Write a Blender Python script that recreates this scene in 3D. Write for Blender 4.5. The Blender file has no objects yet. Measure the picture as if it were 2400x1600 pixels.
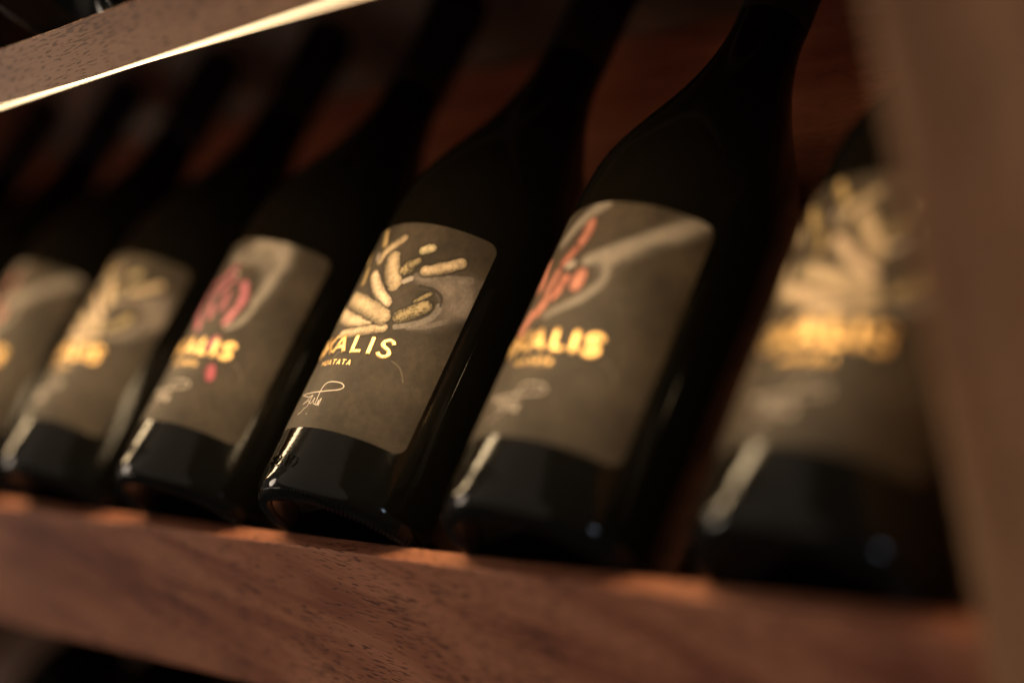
import bpy, bmesh, math
import numpy as np
from mathutils import Matrix, Vector

MM = 0.001
S = bpy.context.scene

# ------------------------------------------------------------------ camera
cam_d = bpy.data.cameras.new('camera')
cam = bpy.data.objects.new('camera', cam_d)
S.collection.objects.link(cam)
S.camera = cam
right = Vector((0.69034607, 0.68655539, -0.22817536))
up = Vector((0.01515035, 0.30159831, 0.9533147))
fwd = Vector((-0.72332065, 0.661574, -0.19780566))
rot = Matrix((right, up, -fwd)).transposed().to_4x4()
cam.matrix_world = Matrix.Translation(Vector((481.302, -332.263, 180.149)) * MM) @ rot
cam_d.sensor_width = 36.0
cam_d.lens = 36.0 * 3711.44 / 2400.0
cam_d.clip_start = 0.01
cam_d.clip_end = 50.0
cam_d.dof.use_dof = True
cam_d.dof.focus_distance = 0.5965
cam_d.dof.aperture_fstop = 1.8
cam_d.dof.aperture_blades = 0

# ------------------------------------------------------------------ world, lamps, exposure
W = bpy.data.worlds.new('World'); S.world = W; W.use_nodes = True
bg = W.node_tree.nodes['Background']
bg.inputs[0].default_value = (0.50, 0.42, 0.36, 1); bg.inputs[1].default_value = 0.19

def area_lamp(name, loc, target, size, size_y, power, color):
    l = bpy.data.lights.new(name, 'AREA'); l.shape = 'ELLIPSE'; l.size = size; l.size_y = size_y
    l.energy = power; l.color = color
    o = bpy.data.objects.new(name, l); S.collection.objects.link(o)
    o.location = loc
    o.rotation_euler = (Vector(target) - Vector(loc)).to_track_quat('-Z', 'Y').to_euler()
    return o
# unseen broad warm fill, added to brighten the front faces from above
area_lamp('room_fill', (-0.8, -2.5, 1.9), (0, 0, 0.05), 6.5, 5.0, 36.0, (1.0, 0.82, 0.64))
# unseen key light far along the rack, grazing its front from the left
area_lamp('left_key_light', (-2.3, -0.85, 0.28), (0, 0, 0.05), 0.4, 1.0, 9.5, (1.0, 0.82, 0.64))
# small cool window far to the right
area_lamp('window_light', (1.28, -0.36, 0.25), (0.1, 0, 0.02), 0.10, 0.14, 0.9, (0.62, 0.78, 1.0))

S.view_settings.view_transform = 'Standard'
S.view_settings.look = 'None'
S.view_settings.exposure = 0.0
S.view_settings.gamma = 1.0
S.render.engine = 'CYCLES'
S.cycles.use_denoising = True
S.cycles.max_bounces = 8
S.cycles.sample_clamp_indirect = 6.0
LED_STRENGTH = 33.0

# ------------------------------------------------------------------ materials
def new_mat(name):
    m = bpy.data.materials.new(name); m.use_nodes = True
    nt = m.node_tree
    return m, nt, nt.nodes['Principled BSDF']

def N(nt, t, **kw):
    n = nt.nodes.new(t)
    for k, v in kw.items(): setattr(n, k, v)
    return n

def ramp(nt, src, stops):
    r = N(nt, 'ShaderNodeValToRGB')
    e = r.color_ramp.elements
    while len(e) < len(stops): e.new(0.5)
    for el, (p, c) in zip(e, stops):
        el.position = p; el.color = (c[0], c[1], c[2], 1) if len(c) == 3 else c
    nt.links.new(src, r.inputs[0])
    return r.outputs[0]

def mixc(nt, fac, a, b, mode='MIX'):
    m = N(nt, 'ShaderNodeMix', data_type='RGBA', blend_type=mode)
    for i, v in ((0, fac), (6, a), (7, b)):
        if hasattr(v, 'is_output'): nt.links.new(v, m.inputs[i])
        else: m.inputs[i].default_value = v if i == 0 else (v[0], v[1], v[2], 1)
    return m.outputs[2]

def math_n(nt, op, a, b=None):
    m = N(nt, 'ShaderNodeMath', operation=op)
    for i, v in enumerate((a, b)):
        if v is None: continue
        if hasattr(v, 'is_output'): nt.links.new(v, m.inputs[i])
        else: m.inputs[i].default_value = v
    return m.outputs[0]

def noise(nt, vec, scale, detail=3, rough=0.55, dist=0.0):
    n = N(nt, 'ShaderNodeTexNoise'); n.inputs['Scale'].default_value = scale
    n.inputs['Detail'].default_value = detail; n.inputs['Roughness'].default_value = rough
    n.inputs['Distortion'].default_value = dist
    nt.links.new(vec, n.inputs['Vector'])
    return n.outputs[0]

def mapping(nt, scale, rotz=(0, 0, 0), loc=(0, 0, 0)):
    # texture mapping: shift, rotate, then stretch
    tc = N(nt, 'ShaderNodeTexCoord'); mp = N(nt, 'ShaderNodeMapping', vector_type='TEXTURE')
    mp.inputs['Scale'].default_value = tuple(1.0 / c for c in scale); mp.inputs['Rotation'].default_value = rotz
    mp.inputs['Location'].default_value = loc
    nt.links.new(tc.outputs['Object'], mp.inputs[0])
    return mp.outputs[0]

def wood(name, dark, mid, light, slant=0.0, seed=0.0, rough=0.5, pores=1.0, along='X'):
    """open-pored mahogany: figure bands, fine grain, short dark pores running along the board"""
    m, nt, b = new_mat(name)
    def sc(l, t):          # stretched along the grain
        return (l, t, t) if along == 'X' else (t, t, l)
    rz = (0, slant, 0)
    fig = noise(nt, mapping(nt, sc(9, 55), rz, (seed, seed, 0)), 1.0, 3, 0.5, 0.6)
    grain = noise(nt, mapping(nt, sc(30, 900), rz, (0, seed, 0)), 1.0, 4, 0.6)
    col = ramp(nt, fig, [(0.34, dark), (0.50, mid), (0.66, light)])
    g = ramp(nt, grain, [(0.3, (0.80, 0.78, 0.76)), (0.7, (1.08, 1.08, 1.08))])
    col = mixc(nt, 0.8, col, g, 'MULTIPLY')
    p = noise(nt, mapping(nt, sc(150, 1500), (0, slant * .5, 0), (seed, 0, seed)), 1.0, 1.0, 0.4)
    dens = noise(nt, mapping(nt, sc(28, 60), rz, (0, 0, seed + 3)), 1.0, 2, 0.5)
    th = math_n(nt, 'ADD', p, math_n(nt, 'MULTIPLY', math_n(nt, 'SUBTRACT', dens, 0.5), 0.30))
    pm = ramp(nt, th, [(0.59, (0, 0, 0)), (0.635, (1, 1, 1))])
    fac = math_n(nt, 'MULTIPLY', pm, 0.72 * pores)
    col = mixc(nt, fac, col, (dark[0] * .25, dark[1] * .25, dark[2] * .3))
    nt.links.new(col, b.inputs['Base Color'])
    b.inputs['Roughness'].default_value = rough
    b.inputs['Specular IOR Level'].default_value = 0.2
    bump = N(nt, 'ShaderNodeBump'); bump.inputs['Strength'].default_value = 0.35
    bump.inputs['Distance'].default_value = 0.0003; bump.invert = True
    nt.links.new(math_n(nt, 'ADD', pm, math_n(nt, 'MULTIPLY', grain, -0.5)), bump.inputs['Height'])
    nt.links.new(bump.outputs[0], b.inputs['Normal'])
    return m

MAH = wood('mahogany', (0.22, 0.070, 0.040), (0.38, 0.145, 0.080), (0.48, 0.20, 0.113), slant=0.20, seed=1.7)
MAH_UP = wood('mahogany_pale', (0.36, 0.165, 0.080), (0.47, 0.23, 0.112), (0.55, 0.285, 0.145), slant=-0.05, seed=4.1)
MAH_BOARD = wood('mahogany_board', (0.30, 0.11, 0.066), (0.43, 0.165, 0.10), (0.54, 0.22, 0.132), seed=7.3, pores=.5)
MAH_POST = wood('mahogany_post', (0.27, 0.125, 0.062), (0.39, 0.20, 0.10), (0.50, 0.28, 0.145), seed=2.3, along='Z')
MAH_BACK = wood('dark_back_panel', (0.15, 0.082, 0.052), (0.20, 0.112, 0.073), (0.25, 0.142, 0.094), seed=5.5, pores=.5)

MAH_SHADED = wood('shaded_lower_board', (0.09, 0.045, 0.028), (0.13, 0.066, 0.042), (0.17, 0.09, 0.058), seed=9.1, pores=.5)  # board mahogany darkened, shade of the lower shelf put into the colour

def glass_mat():
    m, nt, b = new_mat('dark_bottle_glass')
    b.inputs['Base Color'].default_value = (0.0040, 0.0036, 0.0024, 1)
    dust = noise(nt, mapping(nt, (60, 60, 25)), 1.0, 5, 0.65)
    rr = N(nt, 'ShaderNodeMapRange'); nt.links.new(dust, rr.inputs[0])
    for i, v in ((1, .35), (2, .75), (3, .05), (4, .17)): rr.inputs[i].default_value = v
    nt.links.new(rr.outputs[0], b.inputs['Roughness'])
    b.inputs['IOR'].default_value = 1.5
    b.inputs['Specular IOR Level'].default_value = 0.19
    n1 = noise(nt, mapping(nt, (420, 420, 900)), 1.0, 2, 0.5)
    n2 = noise(nt, mapping(nt, (70, 70, 40)), 1.0, 2, 0.5)
    bump = N(nt, 'ShaderNodeBump'); bump.inputs['Strength'].default_value = 0.5
    bump.inputs['Distance'].default_value = 0.00006
    nt.links.new(math_n(nt, 'ADD', n1, math_n(nt, 'MULTIPLY', n2, 3.0)), bump.inputs['Height'])
    nt.links.new(bump.outputs[0], b.inputs['Normal'])
    return m
GLASS = glass_mat()

def foil_mat():
    m, nt, b = new_mat('black_capsule_foil')
    b.inputs['Base Color'].default_value = (0.008, 0.008, 0.007, 1)
    b.inputs['Roughness'].default_value = 0.42
    bump = N(nt, 'ShaderNodeBump'); bump.inputs['Strength'].default_value = 0.3
    bump.inputs['Distance'].default_value = 0.0001
    nt.links.new(noise(nt, mapping(nt, (300, 300, 120)), 1.0), bump.inputs['Height'])
    nt.links.new(bump.outputs[0], b.inputs['Normal'])
    return m
FOIL = foil_mat()

def paper_mat():
    m, nt, b = new_mat('printed_label_paper')
    a = N(nt, 'ShaderNodeVertexColor', layer_name='print')
    fib = noise(nt, mapping(nt, (1500, 1500, 1500)), 1.0, 2, 0.6)
    f = ramp(nt, fib, [(0.25, (0.84, 0.84, 0.84)), (0.75, (1.14, 1.14, 1.14))])
    nt.links.new(mixc(nt, 1.0, a.outputs['Color'], f, 'MULTIPLY'), b.inputs['Base Color'])
    b.inputs['Roughness'].default_value = 0.55
    b.inputs['Specular IOR Level'].default_value = 0.16
    bump = N(nt, 'ShaderNodeBump'); bump.inputs['Strength'].default_value = 0.5
    bump.inputs['Distance'].default_value = 0.00008
    nt.links.new(fib, bump.inputs['Height'])
    nt.links.new(bump.outputs[0], b.inputs['Normal'])
    return m
PAPER = paper_mat()

def gold_mat():
    m, nt, b = new_mat('gold_foil')
    b.inputs['Base Color'].default_value = (0.66, 0.42, 0.165, 1)
    b.inputs['Metallic'].default_value = 1.0
    b.inputs['Roughness'].default_value = 0.33
    bump = N(nt, 'ShaderNodeBump'); bump.inputs['Strength'].default_value = 0.55
    bump.inputs['Distance'].default_value = 0.0003
    nt.links.new(noise(nt, mapping(nt, (700, 700, 700)), 1.0, 3), bump.inputs['Height'])
    nt.links.new(bump.outputs[0], b.inputs['Normal'])
    return m
GOLD = gold_mat()

def plain(name, col, rough=0.5, spec=0.5):
    m, nt, b = new_mat(name)
    n = noise(nt, mapping(nt, (400, 400, 400)), 1.0, 2)
    c = ramp(nt, n, [(0.2, tuple(x * .88 for x in col)), (0.8, tuple(min(1, x * 1.1) for x in col))])
    nt.links.new(c, b.inputs['Base Color'])
    b.inputs['Roughness'].default_value = rough
    b.inputs['Specular IOR Level'].default_value = spec
    return m
INK = plain('cream_signature_ink', (0.62, 0.53, 0.44), 0.5)
ALU = plain('aluminium_channel', (0.45, 0.42, 0.38), 0.45)

def led_mat(name, strength):
    m, nt, b = new_mat(name)
    b.inputs['Base Color'].default_value = (0.12, 0.11, 0.09, 1)
    b.inputs['Roughness'].default_value = 0.7
    b.inputs['Emission Color'].default_value = (1.0, 0.72, 0.40, 1)
    b.inputs['Emission Strength'].default_value = strength
    return m
LED = led_mat('lit_diffuser', 3.0)
LED_EDGE = led_mat('lit_frosted_edge', 2.4)

# ------------------------------------------------------------------ mesh helpers (all in millimetres)
def link(name, me, mat, parent=None, smooth=False):
    o = bpy.data.objects.new(name, me); S.collection.objects.link(o)
    if mat and not me.materials: me.materials.append(mat)
    if parent: o.parent = parent
    if smooth:
        me.polygons.foreach_set('use_smooth', [True] * len(me.polygons))
    return o

def mesh_from(name, v, f):
    me = bpy.data.meshes.new(name)
    me.from_pydata([tuple(c * MM for c in p) for p in v], [], f)
    me.update()
    return me

def tag(o, label, cat, group=None, kind=None):
    if label: o['label'] = label
    if cat: o['category'] = cat
    if group: o['group'] = group
    if kind: o['kind'] = kind
    return o

def profile_bar(name, pts, x0, x1, mat, parent, bevel=0.0):
    """a board: cross-section polygon pts (y, z) run along x"""
    n = len(pts)
    v = [(x0, y, z) for y, z in pts] + [(x1, y, z) for y, z in pts]
    f = [[i, (i + 1) % n, n + (i + 1) % n, n + i] for i in range(n)]
    f += [list(range(n))[::-1], list(range(n, 2 * n))]
    me = mesh_from(name, v, f)
    bm = bmesh.new(); bm.from_mesh(me); bmesh.ops.recalc_face_normals(bm, faces=bm.faces)
    if bevel:
        bmesh.ops.bevel(bm, geom=list(bm.edges), offset=bevel * MM, segments=3, affect='EDGES', profile=0.6)
    bm.to_mesh(me); bm.free()
    return link(name, me, mat, parent)

def lathe(prof, seg=128):
    v, f = [], []
    n = len(prof)
    for s in range(seg):
        a = 2 * math.pi * s / seg
        for r, h in prof: v.append((r * math.cos(a), -r * math.sin(a), h))
    for s in range(seg):
        t = (s + 1) % seg
        for i in range(n - 1):
            f.append((s * n + i, s * n + i + 1, t * n + i + 1, t * n + i))
    me = mesh_from('lathe', v, f)
    bm = bmesh.new(); bm.from_mesh(me)
    bmesh.ops.remove_doubles(bm, verts=bm.verts, dist=1e-7)
    bmesh.ops.recalc_face_normals(bm, faces=bm.faces)
    bm.to_mesh(me); bm.free()
    return me

def smooth_curve(pts, per=8):
    """Catmull-Rom through the points"""
    P = [np.array(p, float) for p in pts]
    if len(P) < 3: return [tuple(p) for p in P]
    out = []
    for i in range(len(P) - 1):
        p0 = P[max(i - 1, 0)]; p1 = P[i]; p2 = P[i + 1]; p3 = P[min(i + 2, len(P) - 1)]
        for j in range(per):
            t = j / per
            out.append(tuple(.5 * ((2 * p1) + (p2 - p0) * t + (2 * p0 - 5 * p1 + 4 * p2 - p3) * t * t + (3 * p1 - p0 - 3 * p2 + p3) * t ** 3)))
    out.append(tuple(P[-1]))
    return out

R = 41.0
def on_label(u, h, off):
    th = math.pi / 2 - u / R
    return ((R + off) * math.cos(th), -(R + off) * math.sin(th), h)

def ribbons(strokes, width, lift, base=0.09, closed=False):
    """embossed strokes on the label: list of polylines in label millimetres (u to the right, h up)"""
    v, f = [], []
    for si, pts in enumerate(strokes):
        w = width
        if isinstance(pts, tuple): pts, w = pts
        pts = [np.array(p, float) for p in pts]
        # resample
        q = [pts[0]]
        for a, b in zip(pts, pts[1:]):
            k = max(1, int(np.linalg.norm(b - a) / 0.8))
            q += [a + (b - a) * (j + 1) / k for j in range(k)]
        n = len(q); ex = lift + si * 0.008
        prof = [(-.5, -.06), (-.46, ex * .6), (-.34, ex), (.34, ex), (.46, ex * .6), (.5, -.06)]
        s0 = len(v); m = len(prof)
        for i in range(n):
            d = q[min(i + 1, n - 1)] - q[max(i - 1, 0)]; d /= (np.linalg.norm(d) + 1e-9)
            nn = np.array([-d[1], d[0]])
            for c, e in prof:
                p = q[i] + nn * c * w
                v.append(on_label(p[0], p[1], base + e))
        for i in range(n - 1):
            for j in range(m - 1):
                f.append((s0 + i * m + j, s0 + i * m + j + 1, s0 + (i + 1) * m + j + 1, s0 + (i + 1) * m + j))
        f.append([s0 + j for j in range(m)][::-1]); f.append([s0 + (n - 1) * m + j for j in range(m)])
    me = mesh_from('strokes', v, f)
    bm = bmesh.new(); bm.from_mesh(me); bmesh.ops.recalc_face_normals(bm, faces=bm.faces); bm.to_mesh(me); bm.free()
    return me

# ------------------------------------------------------------------ letter shapes on a 0..1 x 0..1 cell
def ell(cx, cy, rx, ry, a0, a1, n=18):
    return [(cx + rx * math.cos(math.radians(a0 + (a1 - a0) * i / n)), cy + ry * math.sin(math.radians(a0 + (a1 - a0) * i / n))) for i in range(n + 1)]
S_CURVE = smooth_curve([(.98, .80), (.80, .97), (.45, 1.0), (.16, .86), (.14, .66), (.40, .54), (.70, .45), (.88, .29), (.78, .09), (.45, .0), (.14, .06), (.0, .22)], 5)
GLYPH = {
    'O': [ell(.5, .5, .5, .5, 80, 445, 26)],
    'X': [[(0, 1), (1, 0)], [(1, 1), (0, 0)]],
    'A': [[(0, 0), (.56, 1)], [(.46, 1), (1, 0)], [(.22, .30), (.80, .30)]],
    'L': [[(.0, 1), (.0, 0)], [(-.09, .02), (1, .02)]],
    'I': [[(.5, 1), (.5, 0)]],
    'S': [S_CURVE],
    'H': [[(0, 1), (0, 0)], [(1, 1), (1, 0)], [(0, .5), (1, .5)]],
    'U': [[(0, 1), (0, .3)] + ell(.5, .3, .5, .3, 180, 360, 10) + [(1, 1)]],
    'T': [[(-.05, .95), (1.05, .95)], [(.5, .95), (.5, 0)]],
    '1': [[(.0, .78), (.5, 1), (.5, 0)]],
    '0': [ell(.5, .5, .45, .5, 0, 360, 20)],
    '8': [ell(.5, .74, .34, .26, 0, 360, 16), ell(.5, .25, .42, .25, 0, 360, 16)],
    '2': [smooth_curve([(.05, .8), (.4, 1.0), (.85, .8), (.6, .42), (.05, .02)], 5) + [(.95, .02)]],
}
def glyph(ch, u0, u1, h0, h1):
    return [[(u0 + x * (u1 - u0), h0 + y * (h1 - h0)) for x, y in s] for s in GLYPH[ch]]

# ------------------------------------------------------------------ the printed picture on the labels
def vnoise(x, y, seed=0):
    xi = np.floor(x).astype(np.int64); yi = np.floor(y).astype(np.int64)
    fx = x - xi; fy = y - yi
    fx = fx * fx * (3 - 2 * fx); fy = fy * fy * (3 - 2 * fy)
    def hsh(a, b):
        n = (a * 374761393 + b * 668265263 + seed * 982451653) & 0x7fffffff
        n = ((n ^ (n >> 13)) * 1274126177) & 0x7fffffff
        return ((n ^ (n >> 16)) & 0xffff) / 65535.0
    return (hsh(xi, yi) * (1 - fx) + hsh(xi + 1, yi) * fx) * (1 - fy) + (hsh(xi, yi + 1) * (1 - fx) + hsh(xi + 1, yi + 1) * fx) * fy

def fbm(x, y, seed=0, o=3):
    r = 0; a = .5
    for i in range(o):
        r = r + a * vnoise(x * 2 ** i, y * 2 ** i, seed + i); a *= .5
    return r / (1 - .5 ** o)

def spine_dist(u, h, P):
    """distance to a polyline and position along it"""
    best = np.full(u.shape, 1e9); pos = np.zeros(u.shape); side = np.zeros(u.shape); acc = 0
    for (a, b) in zip(P, P[1:]):
        a = np.array(a); b = np.array(b); d = b - a; L = np.hypot(*d) + 1e-9
        t = np.clip(((u - a[0]) * d[0] + (h - a[1]) * d[1]) / L ** 2, 0, 1)
        dx = u - a[0] - t * d[0]; dy = h - a[1] - t * d[1]
        ds = np.hypot(dx, dy); k = ds < best
        best = np.where(k, ds, best); pos = np.where(k, acc + t * L, pos)
        side = np.where(k, dx * d[1] / L - dy * d[0] / L, side); acc += L
    return best, pos, side

def sstep(a, b, x):
    t = np.clip((x - a) / (b - a), 0, 1); return t * t * (3 - 2 * t)

def inside(u, h, poly):
    c = np.zeros(u.shape, bool); n = len(poly)
    for i in range(n):
        x0, y0 = poly[i]; x1, y1 = poly[(i + 1) % n]
        k = ((y0 > h) != (y1 > h)) & (u < (x1 - x0) * (h - y0) / (y1 - y0 + 1e-12) + x0)
        c ^= k
    return c

PAPER_COL = np.array([0.049, 0.0365, 0.0240])
CREAM = (0.48, 0.365, 0.225); DULL = (0.30, 0.23, 0.12); OCHRE = (0.38, 0.27, 0.12)
# (spine, radius, colour, dirt)
DESIGN_CREAM = dict(
    hand=[(16.33, 94.7), (18.3, 97.3), (24.8, 98.4), (32.5, 101.3), (37.3, 103.7), (45.6, 104.2), (46, 88.4), (40, 80.7), (31.9, 74.6), (20.9, 72.4), (27.7, 76.5), (30.5, 82), (30.2, 87.3), (26.7, 91), (20, 90.9), (16.9, 92.2)],
    hand_col=(0.155, 0.124, 0.099),
    tubers=[([(-30, 92), (-26, 84), (-20, 78)], 4.2, CREAM, .3), ([(-34, 108), (-27, 101)], 3.2, CREAM, .4),
            ([(-26, 112), (-19, 104)], 2.6, OCHRE, .3),
            ([(-13, 117), (-8.2, 110)], 1.9, OCHRE, .4), ([(3.2, 111.6), (-.1, 109.3), (-4.6, 106), (-5.6, 102)], 2.6, CREAM, .5),
            ([(2.3, 102.6), (4.2, 98.2), (7.4, 93.6), (9.8, 90.6)], 3.9, CREAM, .35), ([(15.6, 107.1), (18.5, 108.6)], 2.3, (0.46, 0.38, 0.22), .3),
            ([(11.7, 97.3), (13.5, 100)], 2.9, DULL, .9), ([(13.5, 100), (15.4, 102.2)], 1.9, DULL, .6),
            ([(20.5, 98.6), (26.3, 101.5), (32.0, 106.2)], 2.7, CREAM, .35),
            ([(-13.4, 99), (-11, 92)], 1.7, OCHRE, .2),
            ([(-4.6, 95), (-.1, 90.3), (6, 84.9), (10.6, 82)], 2.7, (0.48, 0.36, 0.24), .5),
            ([(22.1, 85), (26.3, 90)], 1.1, DULL, .5), ([(18.6, 77.2), (22.9, 80.6), (26.6, 84.4)], 3.0, DULL, .8),
            ([(-19.3, 79.3), (-4, 73.6), (5.5, 72.5)], 3.4, (0.46, 0.34, 0.22), .4), ([(-7, 67.6), (4, 68.5), (14.2, 71.2)], 2.4, (0.40, 0.30, 0.19), .4),
            ([(-14, 85.2), (-8, 82.8), (3.5, 78.8), (11.6, 75.6)], 4.1, CREAM, .35)],
    strokes=[([(19, 72.9), (25.5, 75.9), (29.8, 79.8), (31.6, 83.8), (31.4, 86.3)], 1.5, (0.22, 0.185, 0.155), .8),
             ([(18, 95.6), (24, 96.6), (31, 98.4), (38, 101)], 2.0, (0.20, 0.165, 0.135), .6),
             ([(21, 91.8), (26.5, 92), (30.6, 90.2), (31.6, 86.8)], .7, (0.035, 0.026, 0.018), .8),
             ([(36, 99), (40, 94), (40.5, 88)], 2.4, (0.25, 0.205, 0.168), .45), ([(24, 73.8), (31, 77.2), (36, 81.5)], 1.2, (0.20, 0.165, 0.135), .5)],
    nails=[([(13.6, 92.3), (15.9, 94)], 1.45, (0.40, 0.34, 0.28)), ([(-9.6, 105.6), (-8.6, 103)], 1.1, (0.36, 0.31, 0.26))])
RED = (0.42, 0.165, 0.115); GREY = (0.17, 0.145, 0.12)
DESIGN_RED = dict(
    hand=[(46, 124), (40, 113), (30, 104), (22, 97.5), (17, 92), (15.5, 84.5), (9, 77.5), (0, 73.4), (-7, 71.5), (0, 76.5), (7, 81.5), (10.6, 88), (7, 92), (0, 92.6), (3, 97), (12, 103), (24, 112), (33, 122)], hand_col=(0.17, 0.145, 0.118),
    strokes=[([(40, 120), (26, 108.5), (14, 100), (4, 95)], 3.0, (0.27, 0.235, 0.195), .75), ([(13.5, 92), (13.0, 86), (6.5, 78.5), (-5, 72.8)], 1.5, (0.26, 0.225, 0.185), .7),
             ([(1, 119), (-8.8, 112), (-15.4, 106.2)], 3.6, (0.24, 0.21, 0.175), .8), ([(18, 96), (14.6, 91)], 1.0, (0.05, 0.04, 0.03), .6)],
    tubers=[([(-2.4, 110.6), (-2.2, 106), (-3.6, 101)], 3.0, RED, .3), ([(-5, 99.5), (-8.5, 95)], 2.6, (0.36, 0.13, 0.09), .4), ([(3.4, 89), (3.4, 84.8)], 3.3, RED, .35),
            ([(-3.2, 88), (-5, 81)], 2.5, (0.36, 0.13, 0.09), .5), ([(-9.5, 91), (-11, 84)], 2.8, RED, .4), ([(-9.0, 80.5), (-12, 75.5)], 3.2, RED, .4), ([(-16.5, 75), (-19.3, 67)], 3.6, RED, .4),
            ([(-24, 98), (-20, 88)], 4.0, RED, .3), ([(-30, 80), (-26, 72)], 3.6, RED, .3)],
    nails=[([(-4.6, 93.2), (-2.4, 93.8)], 1.6, (0.46, 0.40, 0.33))])
PINK = (0.36, 0.115, 0.14)
DESIGN_PINK = dict(
    hand=[(6, 122), (16, 121), (27, 120), (29, 108), (27, 96), (23.5, 86), (19, 76), (13, 73), (17.5, 82), (19, 92), (16, 101), (8, 106), (-4, 106), (-10, 110)], hand_col=(0.17, 0.145, 0.118),
    strokes=[([(20, 119), (23, 108), (22, 98), (20.5, 88)], 2.6, (0.30, 0.26, 0.215), .7), ([(21.0, 86), (18, 77), (13, 73.6)], 1.6, (0.26, 0.225, 0.185), .8),
             ([(10, 108), (2, 107), (-8, 110)], 2.2, (0.22, 0.19, 0.155), .6), ([(25.5, 104), (25, 94), (22, 86)], .9, (0.06, 0.048, 0.038), .6)],
    tubers=[([(-13, 96), (-6, 98.5), (0, 104)], 2.5, PINK, .3), ([(-9, 89), (-2, 93), (3, 97.5)], 2.3, (0.30, 0.10, 0.12), .3),
            ([(10.4, 95.5), (13.2, 90), (13.3, 84.5)], 2.7, PINK, .25), ([(12.6, 82.5), (10.8, 76)], 2.2, (0.40, 0.14, 0.16), .25),
            ([(3.6, 90), (4.6, 82.5)], 2.6, (0.33, 0.10, 0.125), .3), ([(-4.5, 84), (-1, 78.5)], 2.8, PINK, .3), ([(-9.6, 77), (-6.5, 72.6)], 2.8, PINK, .3), ([(10.8, 67.6), (9.2, 63)], 2.1, PINK, .2),
            ([(15.9, 53.6), (17.6, 49.8)], 2.7, (0.44, 0.095, 0.125), .15), ([(-18, 92), (-14, 80)], 3.4, PINK, .2), ([(-26, 104), (-22, 92)], 3.6, PINK, .2)],
    nails=[([(1.5, 101), (3.2, 100.2)], 1.1, (0.40, 0.34, 0.28))])

LW, LH0, LH1, LR = 42.9, 26.0, 119.2, 4.5      # label half width along the curve, bottom, top, corner radius
def paint(u, h, D):
    col = np.zeros(u.shape + (3,)) + PAPER_COL
    cloud = fbm(u * .08 + 9, h * .08, 11, 4)
    col *= (0.45 + 1.1 * cloud)[..., None]
    col = col * (1 + .5 * (fbm(u * .5, h * .5, 19, 3) - .5)[..., None] * np.array([1.2, 1, .8]))
    def put(mask, c):
        nonlocal col
        c = np.asarray(c)
        if c.ndim == 1: c = np.broadcast_to(c, col.shape)
        col = col * (1 - mask[..., None]) + c * mask[..., None]
    mott = fbm(u * .9, h * .9, 3, 3); fine = fbm(u * 2.6, h * 2.6, 5, 2)
    if D['hand']:
        k = sum(inside(u + a, h + b, D['hand']).astype(float) for a in (-.8, -.3, .3, .8) for b in (-.8, -.3, .3, .8)) / 16 * .9
        shade = (.62 + .8 * fbm(u * .22, h * .22, 23, 3)) * (.9 + .3 * fbm(u * 1.4, h * .7, 29, 2))
        dist, _, _ = spine_dist(u, h, D['hand'] + D['hand'][:1])
        shade = shade * (.42 + .85 * sstep(0, 5.5, dist)) * (1 + .25 * np.sin(h * .32 + u * .12))
        put(k, np.array(D['hand_col']) * shade[..., None])
    for P, r, c, s in D['strokes']:
        d, pos, side = spine_dist(u, h, smooth_curve(P, 4))
        put(s * (1 - sstep(r * .55, r * 1.1, d + .5 * (mott - .5))), np.array(c) * (.65 + .7 * mott)[..., None])
    for i, (P, r, c, dirt) in enumerate(D['tubers']):
        d, pos, side = spine_dist(u, h, smooth_curve(P, 4))
        L_ = max(float(pos.max()), 1e-6)
        rr = r * (.80 + .24 * np.sin(np.pi * np.clip(pos / L_ * .8 + .12, 0, 1))) * (1 + .035 * np.sin(pos * .9 + i) + .42 * (fbm(u * .38, h * .38, 31 + i, 3) - .5))
        k = 1 - sstep(rr - .25, rr + .18, d)
        e = np.clip(d / r, 0, 1)
        body = (1.22 - .95 * e ** 1.9) * (1 - .40 * np.clip(side / r, -1, 1)) * (.78 + .44 * fbm(u * .3, h * .3, 71 + i, 2)) * (.82 + .12 * (i % 4))
        ringp = pos + 1.2 * (e ** 2) + 1.1 * fbm(u * .5, h * .5, 41 + i, 2)
        ring = np.abs(((ringp / 2.7) % 1) - .5) * 2
        body = body * (1 - .5 * sstep(.84, .98, ring) * sstep(.42, .62, fbm(u * .6, h * .6, 61 + i, 2)))
        spots = sstep(.60, .70, fine * .6 + mott * .4 + .10 * (e > .5)) * dirt
        body = body * (1 - .75 * spots) * (1 - dirt * .45 * sstep(.45, .75, mott))
        put(.75 * (1 - sstep(rr, rr + 1.1, d)), PAPER_COL * .35)
        put(k, np.array(c) * body[..., None])
    for P, r, c in D['nails']:
        d, pos, side = spine_dist(u, h, P)
        put(1 - sstep(r * .7, r, d), np.array(c) * (1.05 - .4 * np.clip(d / r, 0, 1))[..., None])
    for P in ([(23.7, 59), (27.2, 57.8), (29.5, 55.5), (31.3, 52.5)], [(-.7, 60), (-3.4, 57.9), (-4, 56.6)]):
        d, pos, side = spine_dist(u, h, smooth_curve(P, 5))
        put(.30 * (1 - sstep(.12, .32, d)), (0.30, 0.25, 0.19))
    return np.clip(col, 0, 1)

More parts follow.
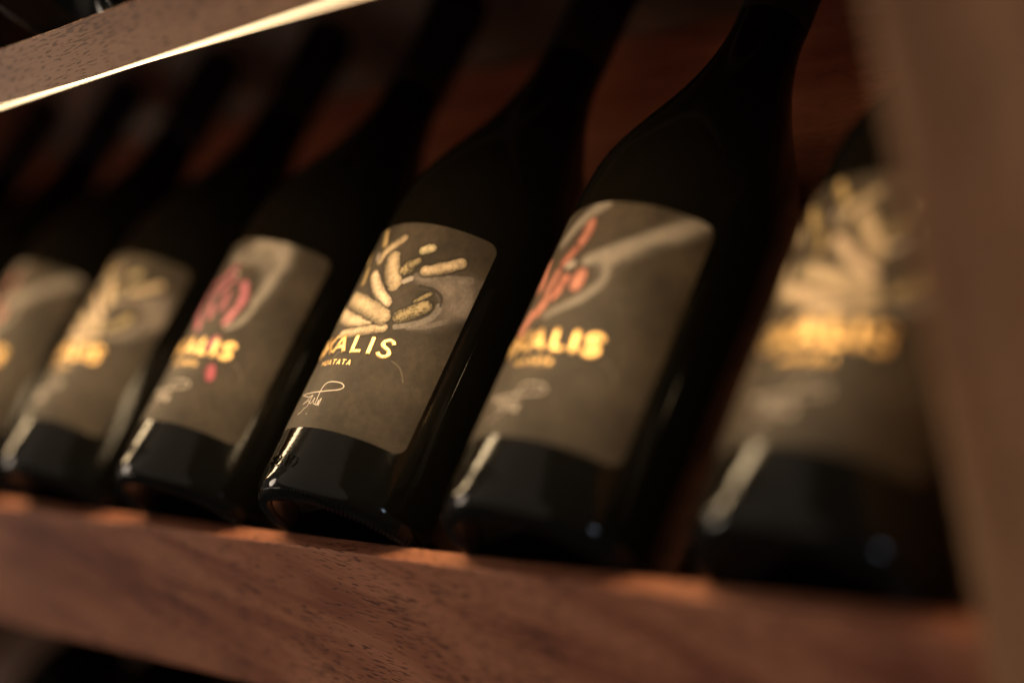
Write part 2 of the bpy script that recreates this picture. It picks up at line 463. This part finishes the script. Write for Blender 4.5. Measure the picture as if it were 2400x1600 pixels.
def label_mesh(name, D, step):
    nu = int(2 * LW / step) + 1; nh = int((LH1 - LH0) / step) + 1
    hs = np.linspace(LH0, LH1, nh)
    # rows bunch nothing, each row's half width follows the rounded corners
    edge = np.minimum(hs - LH0, LH1 - hs)
    half = np.where(edge < LR, LW - LR + np.sqrt(np.maximum(0, LR ** 2 - (LR - edge) ** 2)), LW)
    t = np.linspace(-1, 1, nu)
    U = half[:, None] * t[None, :]; Hh = np.repeat(hs[:, None], nu, 1)
    th = math.pi / 2 - U / R
    r = R + 0.10
    co = np.stack([r * np.cos(th), -r * np.sin(th), Hh], -1).reshape(-1, 3) * MM
    i = np.arange(nh - 1)[:, None] * nu + np.arange(nu - 1)[None, :]
    quads = np.stack([i, i + 1, i + nu + 1, i + nu], -1).reshape(-1, 4)
    me = bpy.data.meshes.new(name)
    me.vertices.add(len(co)); me.vertices.foreach_set('co', co.ravel())
    me.loops.add(quads.size); me.loops.foreach_set('vertex_index', quads.ravel().astype(np.int32))
    me.polygons.add(len(quads)); me.polygons.foreach_set('loop_start', np.arange(0, quads.size, 4, dtype=np.int32))
    me.polygons.foreach_set('use_smooth', np.ones(len(quads), bool))
    me.update(calc_edges=True); me.validate()
    c = paint(U, Hh, D).reshape(-1, 3)
    at = me.color_attributes.new('print', 'FLOAT_COLOR', 'POINT')
    at.data.foreach_set('color', np.concatenate([c, np.ones((len(c), 1))], 1).astype(np.float32).ravel())
    me.materials.append(PAPER)
    return me

# ------------------------------------------------------------------ the bottle, built once, copied for the row
TILT = math.radians(50)
SB, CB = math.sin(TILT), math.cos(TILT)
PITCH = 107.75
SHELF = 232.0
LOWZ = -300.0     # height of the lower row
UPZ = 229.0      # height of the upper row of bottles

PROFILE = [(0, 21), (4, 20.7), (8, 19.6), (13, 16.8), (18, 12.8), (23, 8.6), (28, 5), (31.5, 2.6), (33.6, .9), (34.8, .15), (35.8, 0), (37, .2),
           (38.4, .9), (39.6, 2.1), (40.4, 3.6), (40.85, 5.2), (41, 7), (41, 20), (41, 40), (41, 80), (41, 115), (41, 128), (40.85, 133), (40.3, 138), (39.8, 143),
           (38.7, 148.5), (37.0, 154), (34.7, 160.5), (31.6, 168), (28.1, 176), (24.6, 184), (21.4, 192.5), (18.6, 201), (16.5, 209), (15.0, 217), (14.1, 225), (13.8, 233)]
CAPS = [(13.95, 232), (14.05, 232.2), (14.05, 240), (14.0, 262), (13.9, 276), (14.1, 277), (15.1, 278.5), (15.2, 284), (14.7, 286), (14.5, 292), (14.0, 294.2), (12.6, 295.1), (0, 295.3)]

def knurls():
    v, f = [], []
    n = 128
    for i in range(n):
        a = 2 * math.pi * i / n; da = .62 * 2 * math.pi / n / 2
        s = len(v)
        for r, h in ((33.2, 1.2), (34.8, -.55), (37.3, -.45), (39.3, 1.4)):
            for sgn in (-1, 1):
                v.append((r * math.cos(a + sgn * da), -r * math.sin(a + sgn * da), h))
        # roots sunk in the glass, a rounded crest between
        for r, h in ((34.9, -1.35), (37.6, -1.2)):
            v.append((r * math.cos(a), -r * math.sin(a), h))
        f += [(s, s + 2, s + 8), (s + 1, s + 8, s + 3), (s, s + 8, s + 1), (s + 2, s + 4, s + 9, s + 8), (s + 3, s + 8, s + 9, s + 5), (s + 4, s + 6, s + 9), (s + 5, s + 9, s + 7), (s + 6, s + 7, s + 9)]
    me = mesh_from('knurls', v, f)
    bm = bmesh.new(); bm.from_mesh(me); bmesh.ops.recalc_face_normals(bm, faces=bm.faces); bm.to_mesh(me); bm.free()
    return me

ME = {}
ME['body'] = lathe(PROFILE, 160); ME['capsule'] = lathe(CAPS, 64); ME['knurl'] = knurls()
for k, D, st in (('cream', DESIGN_CREAM, .25), ('red', DESIGN_RED, .4), ('pink', DESIGN_PINK, .4)):
    ME['label_' + k] = label_mesh('printed_label', D, st)
LETTERS = [('O', -24.3, -16.9), ('X', -15.4, -8.3), ('A', -6.7, .6), ('L', 4.5, 9.0), ('I', 12.0, 13.6), ('S', 17.0, 22.2)]
for i, (ch, a, b) in enumerate(LETTERS):
    g = glyph(ch, a, b, 59.5, 66.7)
    if ch == 'I': g = [[(12.6, 67.2), (13.1, 58.9)]]
    if ch == 'L': g = [[(4.3, 67.2), (5.0, 58.9)], [(4.1, 59.6), (9.3, 59.9)]]
    if ch == 'A': g = [[(-7.0, 59.0), (-3.3, 67.2)], [(-3.7, 67.2), (.5, 59.0)], [(-5.4, 61.7), (-1.1, 61.7)]]
    if ch == 'X': g = [[(-15.6, 67.2), (-8.2, 59)], [(-8.6, 67.2), (-15.8, 59)]]
    ME['letter%d' % i] = ribbons(g, 2.0, .24)
for i, ch in enumerate('HUATATA'):
    a = -11.6 + i * 2.86
    ME['small%d' % i] = ribbons(glyph(ch, a, a + 1.75, 53.6, 55.8), .42, .06)
SIG = [[(-17, 41.6), (-10.7, 41.3), (-2.8, 41.4), (3, 41.95), (7.9, 42.8), (9.75, 44.2), (7.9, 45.6), (3.3, 45.9), (0, 45.3), (-1.4, 43.4), (-1.6, 41), (-1.4, 38.2)],
       [(-17, 41.6), (-8.8, 39.5), (-5.5, 40.1), (-7.7, 38.4), (-10.6, 36.4), (-6.6, 37.7), (-6, 35), (-7.9, 34.2), (-8.6, 32.8), (-11.3, 32.1)],
       [(-5.5, 39.8), (-5.5, 37.1), (-4.1, 36.3), (-3.2, 38.8), (-2.6, 36.4), (-1.4, 36.2), (-1.2, 38.5)],
       [(-1.2, 38.5), (-1, 35.9), (.9, 35.9), (0, 37.7)], [(0, 37.7), (.15, 35.5), (1.15, 38.6), (1.3, 35.2)], [(-3.9, 31.8), (-3.4, 31.7)]]
ME['sign'] = ribbons([(smooth_curve(s, 6), .46 if i < 1 else .34) for i, s in enumerate(SIG)], .34, .05)
EMB = []
for ch, th0, th1 in (('1', 92.2, 90.0), ('0', 88.6, 83.2), ('8', 109.5, 104.2), ('2', 103.0, 98.2)):
    EMB += glyph(ch, (90 - th0) * .7156, (90 - th1) * .7156, 9.6, 14.0)
ME['emboss'] = ribbons(EMB, .6, .45, base=0.0)
# mould seam, a fine ridge along the right flank of the glass
su = (90 - 19.5) * math.pi / 180 * R
ME['seam'] = ribbons([[(su, 8), (su, 125)]], .5, .13, base=0.0)

def bottle(X, row_z, design, label, group, turn=0.0):
    root = bpy.data.objects.new('wine_bottle', None); S.collection.objects.link(root)
    root.empty_display_size = .02
    slide = 0.0 if not turn else turn * .35
    root.location = (X * MM, (3.5 + slide) * SB * MM, ((3.5 + slide) * CB + row_z) * MM)
    root.rotation_euler = (-TILT, 0, 0)
    if turn: root.rotation_euler = (Matrix.Rotation(-TILT, 3, 'X') @ Matrix.Rotation(math.radians(turn), 3, 'Z')).to_euler()
    tag(root, label, 'bottle', group)
    body = link('glass_body', ME['body'], GLASS, root, True)
    link('capsule', ME['capsule'], FOIL, root, True)
    kn = link('base_knurling', ME['knurl'], GLASS, body, True); kn['kind'] = 'stuff'
    link('mould_seam', ME['seam'], GLASS, body)
    link('embossed_numerals', ME['emboss'], GLASS, body)
    lb = link('label_paper', ME['label_' + design], PAPER, root)
    for i in range(6): link('gold_letter', ME['letter%d' % i], GOLD, lb, True)
    for i in range(7): link('small_gold_letter', ME['small%d' % i], GOLD, lb)
    link('signature', ME['sign'], INK, lb)
    return root

ROW = 'wine bottles lying in a row on the lower shelf'
NAMES = {
    -1: ('pink', 'dark wine bottle at the end of the row farthest from the side post'),
    0: ('cream', 'dark wine bottle second from the far end, seventh from the side post'),
    1: ('red', 'dark wine bottle with salmon red roots on its label, sixth from the side post'),
    2: ('cream', 'dark wine bottle with cream roots label between salmon and magenta labels'),
    3: ('pink', 'dark wine bottle with magenta pink roots printed on its brown label'),
    4: ('cream', 'dark wine bottle with cream roots label between magenta and red labelled bottles'),
    5: ('red', 'dark wine bottle, red roots and grey arm on label, second from side post'),
    6: ('cream', 'dark wine bottle with cream roots label standing right beside the side post'),
}

# ------------------------------------------------------------------ the rack
XL, XR = -1000.0, 276.0
rack = bpy.data.objects.new('wine_rack', None); S.collection.objects.link(rack)
rack.empty_display_size = .05; rack.location = (0, 0, -0.42)
tag(rack, 'reddish mahogany display rack with tilted shelves and an upright side post', 'wine rack')
def part(o):
    o.location.z += 0.42          # undo the root's height so meshes stay in rack coordinates
    return o
def board_pts(z0, a=6, b=292, t=14):
    """tilted shelf board whose top face carries the bottles (bottle frame Y' along, Z' = -41.15)"""
    q = []
    for y, z in ((a, -41.15), (b, -41.15), (b, -41.15 - t), (a, -41.15 - t)):
        q.append((y * SB - z * CB, y * CB + z * SB + z0))
    return q
# lower lip, tall; upper lips, slim
part(profile_bar('front_lip', [(-8.5, -65.0), (-8.5, 3.1), (1.2, 3.5), (1.2, -65.0)], XL, XR, MAH, rack, 1.1))
LEVEL = -0.017           # the upper lip hangs about a degree out of level
upper_lip = part(profile_bar('front_lip', [(-20, 193.6), (-20, 214.3), (2.5, 214.5), (2.5, 195.1), (-.5, 195.1), (-.5, 200.6), (-17.5, 200.6), (-17.5, 193.6)], XL, XR - 4, MAH_UP, rack, 0.3))
upper_lip.rotation_euler.y = LEVEL; upper_lip.location.z += 0.0004
part(profile_bar('front_lip', [(-20, 425.6), (-20, 446.3), (2.5, 446.5), (2.5, 427.1), (-.5, 427.1), (-.5, 432.6), (-17.5, 432.6), (-17.5, 425.6)], XL, XR, MAH_UP, rack, 0.3))
part(profile_bar('shelf_board', board_pts(0), XL, XR, MAH_BOARD, rack, 0.5))
part(profile_bar('shelf_board', board_pts(UPZ, 2, 292, 5), XL, XR, MAH_BOARD, rack, 0.5))
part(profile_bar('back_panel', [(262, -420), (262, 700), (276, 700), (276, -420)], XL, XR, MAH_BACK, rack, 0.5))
part(profile_bar('side_post', [(-14.0, -420), (-14.0, 700), (276.5, 700), (276.5, -420)], 276.2, 420.0, MAH_POST, rack, 1.0))
part(profile_bar('side_post', [(-14.0, -420), (-14.0, 700), (276.5, 700), (276.5, -420)], -1130.0, -1000.2, MAH_POST, rack, 1.0))  # unseen far end panel, added to keep the left light out
part(profile_bar('shelf_board', board_pts(LOWZ), XL, XR, MAH_SHADED, rack, 0.5))
part(profile_bar('base_board', [(-2, -420), (-2, -402), (261, -402), (261, -420)], XL, XR, MAH_BACK, rack, 1.0))

def led(z, label, level=0.0):
    root = bpy.data.objects.new('light_strip', None); S.collection.objects.link(root)
    root.location = (z * math.sin(level) * MM, 0, z * MM); root.rotation_euler.y = level; root.empty_display_size = .02
    tag(root, label, 'light strip', 'light strips under the shelf lips')
    profile_bar('channel', [(-17.4, 6.3), (-17.4, 6.9), (-.6, 6.9), (-.6, 6.3)], XL + 4, XR - 4, ALU, root)
    profile_bar('diffuser', [(-17.2, 5.4), (-17.2, 6.25), (-1.7, 6.25), (-1.7, 5.4)], XL + 5, XR - 5, LED, root)
    profile_bar('frosted_edge', [(-1.5, .1), (-1.5, 2.2), (-.7, 2.2), (-.7, .1)], XL + 5, XR - 5, LED_EDGE, root)
    # the strip's own light: eight segments shining down out of the groove
    seg = (240 - XL - 5) / 8          # the lit tape stops short of the side post
    for i in range(8):
        l = bpy.data.lights.new('led_segment', 'AREA'); l.shape = 'RECTANGLE'
        l.size = seg * MM; l.size_y = 15.4 * MM
        l.energy = LED_STRENGTH * math.pi * seg * 15.4 * 1e-6; l.color = (1.0, 0.72, 0.40)
        o = bpy.data.objects.new('led_segment', l); S.collection.objects.link(o)
        o.parent = root; o.location = ((XL + 5 + (i + .5) * seg) * MM, -9.45 * MM, 5.2 * MM)
led(194.0, 'bright cream light strip under the pale upper lip, above the bottle row', LEVEL)
led(425.6, 'light strip under the topmost lip, above the upper bottle row')

# ------------------------------------------------------------------ bottles
for k, (dsg, lab) in NAMES.items():
    bottle((k - 4) * PITCH, 0.0, dsg, lab, ROW, {-1: 3, 0: -2, 1: 1.8, 2: -1.6, 3: 1.2, 5: -.9, 6: 1.5}.get(k, 0))
UP = 'wine bottles on the shelf above'
bottle(-215.5, UPZ, 'red', 'dark wine bottle above the pale upper lip, the one farther from the side post', UP, 2.5)
bottle(-107.8, UPZ, 'pink', 'dark wine bottle with white glass glints above the pale upper lip', UP, -1.5)
DOWN = 'wine bottles on the shelf below'
bottle(-5 * PITCH + 6, LOWZ, 'cream', 'dark wine bottle below the tall front lip, the one farther from the side post', DOWN, 2.0)
bottle(-4 * PITCH + 6, LOWZ, 'cream', 'dark wine bottle below the tall front lip, the one nearer the side post', DOWN, -2.0)
